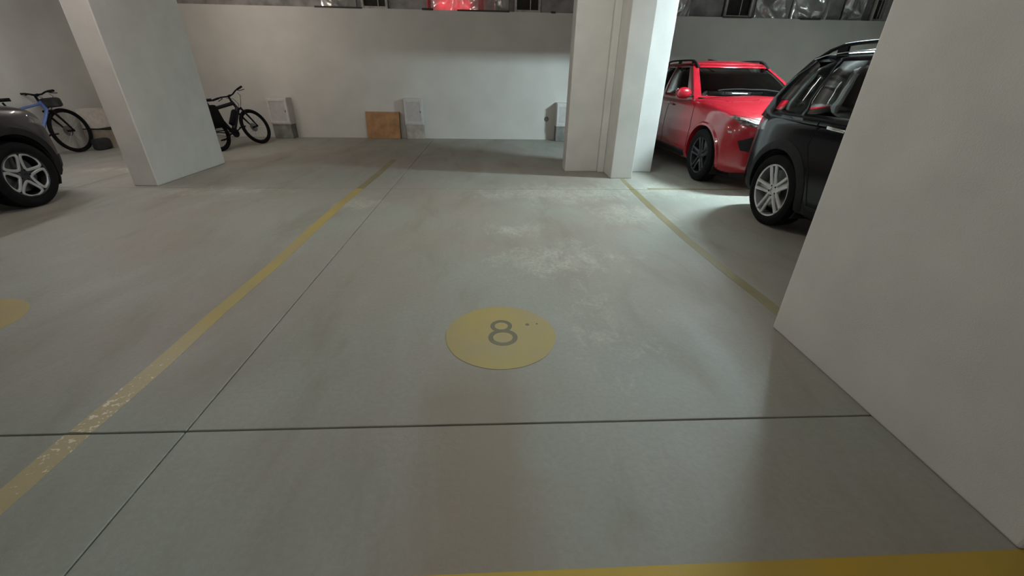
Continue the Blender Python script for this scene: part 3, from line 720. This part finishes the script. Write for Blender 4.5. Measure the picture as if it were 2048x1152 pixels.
# --- black car with the rear to the back wall, right bay
Pk = dict(wb=2.83, fo=.90, ro=.86, W=1.834, R=.357, ratio=.745, belt=1.075, roof=1.655, paint=mat('black_paint', (.004, .004, .007), .16, 0, var=.02, coat=.12, spec=.25), frame_m=None, roof_m=None, glass=M['glassd'],
          top_f=[(0, .68), (.02, .78), (.07, .88), (.16, .95), (.35, 1.0), (.7, 1.03), (1.05, 1.06), (1.3, 1.09)], top_r=[(0, .82), (.015, .93), (.05, 1.03), (.12, 1.085), (.4, 1.10), (1.2, 1.10)],
          wid_f=[(0, .5), (.02, .66), (.06, .77), (.14, .87), (.3, .945), (.6, .99), (.9, 1.0)], wid_r=[(0, .55), (.015, .68), (.05, .77), (.12, .85), (.28, .93), (.55, .985), (.9, 1.0)],
          cab_f0=1.10, cab_f1=.35, cab_r0=-2.19, cab_r1=-1.90, cab_w0=.955, cab_w1=.72, cols=COLS, panes=PANES, clad=.075, clad_m=M['plastic'], gap=.055, wheel='double', rim_m=M['alloy'], spin=.25,
          doors=[[(.98, .40), (1.0, .7), (.92, 1.03)], [(-.02, .36), (-.02, .7), (-.02, 1.05)], [(-.86, .36), (-.95, .62), (-1.10, .85), (-1.10, 1.06)]],
          handles=[(-.86, 1.015), (.13, 1.0)], handle_m=M['chrome'], mirror=(.80, 1.10), rails=(-1.72, .35, .06), rail_m=None, rail_strip=True)
Pk['frame_m'] = Pk['roof_m'] = Pk['paint']; Pk['rail_m'] = mat('rail_black', (.006, .006, .007), .7, spec=.15)
ek = car('black_suv', 'black four-wheel-drive car with silver wheels and roof rails beside the right pier', Pk, (4.205, 3.00, 0), PI)
for s_, sd in ((1, 'L'), (-1, 'R')):
    yr = ek['yR']
    ek['patch']('tail_light', [(yr + .10, .86), (yr + .42, .90), (yr + .38, 1.0), (yr + .14, 1.03)], sd, M['taillens'], .006)
    ek['patch']('tail_light', [(s_ * .50, .86), (s_ * .74, .86), (s_ * .73, 1.0), (s_ * .52, 1.0)], 'B', M['taillens'], .006)
    ek['patch']('headlight', [(s_ * .42, .76), (s_ * .72, .78), (s_ * .74, .90), (s_ * .46, .86)], 'F', M['headglass'], .006)
ek['patch']('grille', [(-.40, .58), (.40, .58), (.44, .84), (-.44, .84)], 'F', M['plastic'], .008)
ek['patch']('rear_bumper', [(-.62, .42), (.62, .42), (.66, .62), (-.66, .62)], 'B', M['plastic'], .02)
ek['patch']('number_plate', [(-.26, .70), (.26, .70), (.26, .80), (-.26, .80)], 'B', M['whitebox'], .012)
ek['line']('belt_trim', [(ek['yR'] + .45, 1.075), (-1.0, 1.07), (0, 1.05), (.9, 1.04)], 'L', M['plastic'], .011, .002)
ek['line']('belt_trim', [(ek['yR'] + .45, 1.075), (-1.0, 1.07), (0, 1.05), (.9, 1.04)], 'R', M['plastic'], .011, .002)

# --- red car facing the camera
Pr = dict(wb=2.80, fo=.80, ro=.98, W=1.92, R=.365, belt=1.10, roof=1.645, paint=paint('red_paint', (.32, .008, .018), .25, .8), frame_m=None, roof_m=None, glass=M['glassr'],
          top_f=[(0, .66), (.02, .76), (.07, .84), (.15, .905), (.3, .965), (.6, 1.04), (.95, 1.09), (1.25, 1.12)], top_r=[(0, .80), (.02, .92), (.06, 1.03), (.14, 1.09), (.4, 1.12), (1.2, 1.12)],
          wid_f=[(0, .46), (.02, .60), (.06, .71), (.14, .81), (.3, .91), (.6, .98), (.9, 1.0)], wid_r=[(0, .6), (.02, .74), (.06, .82), (.14, .9), (.3, .955), (.6, .99), (.9, 1.0)],
          cab_f0=.98, cab_f1=.12, cab_r0=-2.25, cab_r1=-1.55, cab_w0=.93, cab_w1=.66, cols=COLS, panes=PANES, clad=.035, clad_m=None, gap=.05, wheel='double', rim_m=M['alloy_dark'], spin=.1,
          doors=[[(.93, .40), (.96, .7), (.88, 1.0)], [(-.1, .36), (-.1, .7), (-.1, 1.02)], [(-.85, .36), (-.95, .62), (-1.1, .85), (-1.1, 1.03)]],
          handles=[(-.95, .99), (.02, .98)], handle_m=None, mirror=(.58, 1.13), rails=(-1.5, .05, .03), rail_m=M['plastic'])
Pr['frame_m'] = Pr['roof_m'] = Pr['handle_m'] = Pr['paint']; Pr['clad_m'] = Pr['paint']
er = car('red_suv', 'glossy red hatchback car facing the camera behind the black car', Pr, (4.436, 8.364, 0), PI)
for s_ in (1, -1):
    er['patch']('headlight', [(s_ * .45, .83), (s_ * .62, .815), (s_ * .78, .86), (s_ * .855, .935), (s_ * .80, .945), (s_ * .62, .90)], 'F', M['headglass'], .006, None, 6)
    er['patch']('side_intake', [(s_ * .44, .50), (s_ * .76, .53), (s_ * .80, .66), (s_ * .66, .72), (s_ * .46, .70)], 'F', M['plastic'], .006)
    er['line']('headlight_trim', [(s_ * .50, .85), (s_ * .64, .86), (s_ * .76, .91)], 'F', M['chrome'], .009, .009)
    er['patch']('glint_dot', [(s_ * .83, .735), (s_ * .86, .735), (s_ * .86, .765), (s_ * .83, .765)], 'F', M['chrome'], .008)  # chrome dot put in as a painted reflection on the bumper
er['patch']('grille', [(-.40, .48), (.40, .48), (.43, .74), (-.43, .74)], 'F', M['plastic'], .008)
er['patch']('lower_lip', [(-.6, .305), (.6, .305), (.62, .36), (-.62, .36)], 'F', M['plastic'], .012)
er['line']('hood_seam', [(-.80, .95), (-.6, .915), (-.4, .865), (0, .85), (.4, .865), (.6, .915), (.80, .95)], 'F', M['well'], .004, 0)
er['line']('wiper', [(-.55, 1.30 + .22), (0, 1.24 + .22), (.45, 1.27 + .22)] if False else [(-.55, er['yF'] - 1.5), (0, er['yF'] - 1.47), (.5, er['yF'] - 1.52)], 'T', M['plastic'], .008, .004)

# --- dark car at the left edge, nose to the back wall
Pl = dict(wb=2.66, fo=.74, ro=.85, W=1.80, R=.338, belt=1.06, roof=1.60, paint=paint('plum_grey_paint', (.018, .0145, .021), .32, .35, .2), frame_m=None, roof_m=None, glass=M['glassd'],
          top_f=[(0, .70), (.015, .78), (.05, .86), (.12, .93), (.3, .99), (.6, 1.03), (1.0, 1.06), (1.3, 1.07)], top_r=[(0, .8), (.02, .9), (.06, 1.0), (.14, 1.05), (.4, 1.08), (1.2, 1.07)],
          wid_f=[(0, .42), (.015, .56), (.05, .68), (.12, .79), (.28, .90), (.5, .97), (.8, 1.0)], wid_r=[(0, .6), (.02, .74), (.06, .82), (.14, .9), (.3, .955), (.6, .99), (.9, 1.0)],
          cab_f0=.95, cab_f1=.20, cab_r0=-2.0, cab_r1=-1.7, cab_w0=.94, cab_w1=.70, cols=COLS, panes=PANES, clad=.10, clad_m=M['plastic'], gap=.075, wheel='petal', rim_m=M['alloy'], spin=.55,
          doors=[[(.88, .40), (.9, .7), (.82, 1.03)], [(-.1, .36), (-.1, .7), (-.1, 1.05)]],
          handles=[(-.9, .95), (.02, .94)], handle_m=None, mirror=(.6, 1.08), rails=None, rail_m=None)
Pl['frame_m'] = Pl['roof_m'] = Pl['handle_m'] = Pl['paint']
el = car('dark_car', 'dark plum-grey car with five-spoke wheel cut off by the left edge', Pl, (-6.513, 3.762, 0), 0)
for s_, sd in ((1, 'L'), (-1, 'R')):
    yf = el['yF']
    el['patch']('headlight', [(yf - .40, .83), (yf - .14, .76), (yf - .12, .82), (yf - .36, .91)], sd, M['headglass'], .006)
    el['patch']('bumper_cladding', [(yf - .28, .28), (yf - .07, .34), (yf - .05, .46), (yf - .24, .46)], sd, M['plastic'], .01)
    el['patch']('headlight', [(s_ * .38, .70), (s_ * .58, .72), (s_ * .62, .82), (s_ * .42, .78)], 'F', M['headglass'], .006)
el['patch']('grille', [(-.36, .45), (.36, .45), (.34, .72), (-.34, .72)], 'F', M['plastic'], .008)

# ------------------------------------------------------------------ bicycles
M['bblack'] = mat('bike_black', (.006, .006, .008), .6, spec=.15)
M['bblue'] = mat('bike_blue', (.10, .17, .42), .35, coat=.4, var=.05)
M['bblack_dk'] = mat('bike_frame_black', (.008, .008, .014), .5, spec=.25)
M['spoke'] = mat('spoke_steel', (.22, .22, .23), .4, .8)
def bike(name, label, loc, yaw, lean, fm, steer=0.0, wb=1.06, r=.345, tyre=.024, rise=0.0, extras=(), mud=False, ft=1.0, bw=1.0):
    root = empty(name, loc, (lean, 0, yaw)); root.scale = (1 / SC,) * 3; tag(root, label, 'bicycle')
    hb, ht = Vector((wb - .20, 0, .70)), Vector((wb - .26, 0, .86))
    ax = (ht - hb).normalized()
    S = Matrix.Translation(hb) @ Matrix.Rotation(steer, 4, ax) @ Matrix.Translation(-hb)
    bb = Vector((.44, 0, .28)); st = Vector((.26, 0, .74)); ra = Vector((0, 0, r)); fa = Vector((wb, 0, r))
    g = G()
    g.tube([bb, hb + (ht - hb) * .12], .024 * ft, 10); g.tube([st, hb + (ht - hb) * .75], .019 * ft, 10); g.tube([bb, st], .019 * ft, 10); g.tube([hb, ht], .026, 10)
    for s_ in (-1, 1):
        g.tube([bb + Vector((-.02, s_ * .03, 0)), ra + Vector((.2, s_ * .055, 0)), ra + Vector((0, s_ * .065, 0))], .010, 8)
        g.tube([st + Vector((0, s_ * .018, -.02)), ra + Vector((.08, s_ * .06, .16)), ra + Vector((0, s_ * .065, 0))], .009, 8)
    g.build('frame', fm, root, True)
    g = G(); g.tube([hb + Vector((0, -.085, .0)), hb + Vector((0, .085, .0))], .02, 8)
    for s_ in (-1, 1): g.tube([hb + Vector((0, s_ * .07, .0)), hb + (fa - hb) * .5 + Vector((.0, s_ * .07, 0)), fa + Vector((0, s_ * .06, 0))], [.019, .017, .012], 8)
    g.xf(S).build('fork', M['bblack'], root, True)
    def wheel(nm, c, T):
        g = G(); g.tube([(c.x + (r - tyre) * math.cos(a), 0, c.z + (r - tyre) * math.sin(a)) for a in [2 * PI * k / 44 for k in range(44)]], tyre, 8, True); o = g.xf(T).build(nm, M['rubber'], root, True)
        g = G(); g.tube([(c.x + (r - 2.1 * tyre) * math.cos(a), 0, c.z + (r - 2.1 * tyre) * math.sin(a)) for a in [2 * PI * k / 44 for k in range(44)]], .012, 6, True); g.xf(T).build('rim', M['bblack'], o, True)
        g = G(); g.tube([c + Vector((0, -.06, 0)), c + Vector((0, -.03, 0)), c + Vector((0, .03, 0)), c + Vector((0, .06, 0))], [.022, .018, .018, .024], 10); g.xf(T).build('hub', M['bblack'], o, True)
        g = G()
        for k in range(28):
            a = 2 * PI * k / 28; b_ = a + (.5 if k % 4 < 2 else -.5); s_ = .03 if k % 2 else -.03
            g.tube([c + Vector((.02 * math.cos(b_), s_, .02 * math.sin(b_))), c + Vector(((r - 2.2 * tyre) * math.cos(a), 0, (r - 2.2 * tyre) * math.sin(a)))], .0013, 4)
        g.xf(T).build('spokes', M['spoke'], o)
        g = G(); g.lathe([(.045, .03), (.045, .085), (.048, .085), (.048, .03)], 24, 'y', tuple(c)); g.xf(T).build('brake_disc', M['disc_steel'], o, True)
        return o
    wheel('front_wheel', fa, S); wheel('rear_wheel', ra, Matrix.Identity(4))
    # cockpit
    top = ht + Vector((-.01, 0, .06 + rise)); sm = top + Vector((.06, 0, .015))
    g = G(); g.tube([ht, top], .018, 8); g.tube([top, sm], .020, 8); g.xf(S).build('stem', M['bblack'], root, True)
    g = G(); bar = [sm + Vector(p) for p in ((-.06, -.35 * bw, .035), (-.03, -.18 * bw, .03), (0, -.06, 0), (0, .06, 0), (-.03, .18 * bw, .03), (-.06, .35 * bw, .035))]; g.tube(bar, .013, 8); hbo = g.xf(S).build('handlebar', M['bblack'], root, True)
    for s_ in (0, -1):
        a, b_ = (bar[0], bar[1]) if s_ == 0 else (bar[-1], bar[-2])
        g = G(); g.tube([a, a + (b_ - a) * .7], .019, 8); g.xf(S).build('grip', M['bblack'], hbo, True)
        m_ = a + (b_ - a) * .85; g = G(); g.tube([m_, m_ + Vector((.05, 0, -.02)), a + (b_ - a) * .2 + Vector((.07, 0, -.035))], .007, 6); g.xf(S).build('brake_lever', M['bblack'], hbo, True)
    for s_ in (-1, 1):
        g = G(); g.tube([sm + Vector((.03, s_ * .16, .0)), sm + Vector((.13, s_ * .10, -.04)), sm + Vector((.12, s_ * .03, -.16)), hb + Vector((.04, s_ * .03, .02))], .0045, 5); g.xf(S).build('cable', M['bblack'], hbo, True)
    # saddle, cranks
    g = G(); g.tube([st, st + Vector((-.035, 0, .13))], .014, 8); g.build('seat_post', M['bblack'], root, True)
    g = G(); sp = st + Vector((-.05, 0, .16)); out = [(-.14, .07), (-.11, .085), (-.02, .06), (.06, .03), (.14, .02), (.155, .006)]; vs = []; fs = []
    for (x, w_) in out:
        for (yy, zz) in ((-w_, .0), (-w_ * .7, .022), (0, .030), (w_ * .7, .022), (w_, 0), (w_ * .6, -.02), (-w_ * .6, -.02)): vs.append(sp + Vector((x, yy, zz + .02 * (x < -.1))))
    for i in range(len(out) - 1):
        for k in range(7): fs.append((i * 7 + k, i * 7 + (k + 1) % 7, (i + 1) * 7 + (k + 1) % 7, (i + 1) * 7 + k))
    fs += [tuple(range(7)), tuple((len(out) - 1) * 7 + k for k in range(7))]; g.add(vs, fs).build('saddle', M['bblack'], root, True)
    g = G(); g.lathe([(-.052, .02), (-.052, .09), (-.047, .09), (-.047, .02)], 28, 'y', tuple(bb)); cr = g.build('chainring', M['bblack'], root, True)
    for s_, an in ((-1, .4), (1, .4 + PI)):
        e = bb + Vector((.17 * math.cos(an), s_ * .075, .17 * math.sin(an))); g = G(); g.tube([bb + Vector((0, s_ * .06, 0)), e], .011, 8); g.build('crank', M['bblack'], cr, True)
        g = G(); g.box(e + Vector((0, s_ * .05, 0)), (.09, .09, .022), .005); g.build('pedal', M['bblack'], cr)
    g = G(); g.tube([bb + Vector((0, -.05, .09)), ra + Vector((0, -.05, .035))], .004, 5); g.tube([bb + Vector((0, -.05, -.09)), ra + Vector((0, -.05, -.06))], .004, 5); g.build('chain', M['bblack'], cr)
    if mud:
        for nm, c, T, a0, a1 in (('mudguard', ra, Matrix.Identity(4), 35, 200),):
            vs = []; fs = []; n_ = 16
            for k in range(n_ + 1):
                a = math.radians(a0 + (a1 - a0) * k / n_)
                for (rr_, yy) in ((r + .012, -.035), (r + .028, 0), (r + .012, .035), (r + .022, 0)): vs.append((c.x + rr_ * math.cos(a), yy, c.z + rr_ * math.sin(a)))
            for k in range(n_):
                for j in range(4): fs.append((k * 4 + j, k * 4 + (j + 1) % 4, k * 4 + 4 + (j + 1) % 4, k * 4 + 4 + j))
            fs += [(0, 1, 2, 3), tuple(n_ * 4 + j for j in range(4))]; mesh(nm, vs, fs, M['plastic'], root, True)
    for e in extras:
        if e == 'bag':
            g = G(); g.box(sm + Vector((.14, 0, -.13)), (.16, .26, .15), .04); g.xf(S).build('handlebar_bag', mat('dark_canvas', (.035, .033, .03), .8, var=.25), root, True)
            g = G(); g.tube([sm + Vector((.225, .09 * math.cos(a), -.13 + .05 * math.sin(a))) for a in [2 * PI * k / 16 for k in range(16)]], .010, 6, True); g.xf(S).build('bag_loop', M['spoke'], root, True)
        if e == 'pannier':
            for s_ in (-1, 1):
                g = G(); g.box((.02, s_ * .14, .58), (.40, .13, .40), .05); g.build('pannier', mat('pannier_nylon', (.006, .006, .007), .8, spec=.1), root, True)
            g = G(); g.box((-.02, 0, .775), (.36, .13, .018), .004); g.build('rack', M['bblack'], root)
        if e == 'battery':
            d = (hb - bb).normalized(); g = G(); g.box((0, 0, 0), (.34, .08, .09), .02); g.xf(Matrix.Translation(bb + (hb - bb) * .5 + Vector((-.02, 0, .07))) @ Matrix.Rotation(-math.atan2(d.z, d.x), 4, 'Y')); g.build('battery', M['bblack'], root, True)
    return root
bike('blue_bicycle', 'blue bicycle with black wheels and handlebar bag leaning on the left wall', (-8.17, 7.80, 0), math.radians(91), math.radians(-7), M['bblue'], math.radians(-4), r=.365, tyre=.026, rise=.02, extras=('bag',))
bike('black_bicycle', 'black bicycle with panniers between the long pillar and a white box', (-5.58, 9.17, 0), math.radians(74), math.radians(-19), M['bblack_dk'], math.radians(0), wb=1.04, tyre=.030, ft=1.7, bw=1.15, rise=.03, extras=('pannier', 'battery'), mud=True)

# ------------------------------------------------------------------ to metres
for o in list(COL.objects):
    if o.parent is None and o is not cam:
        o.location = o.location * SC; o.scale = o.scale * SC
cam.location = cam.location * SC
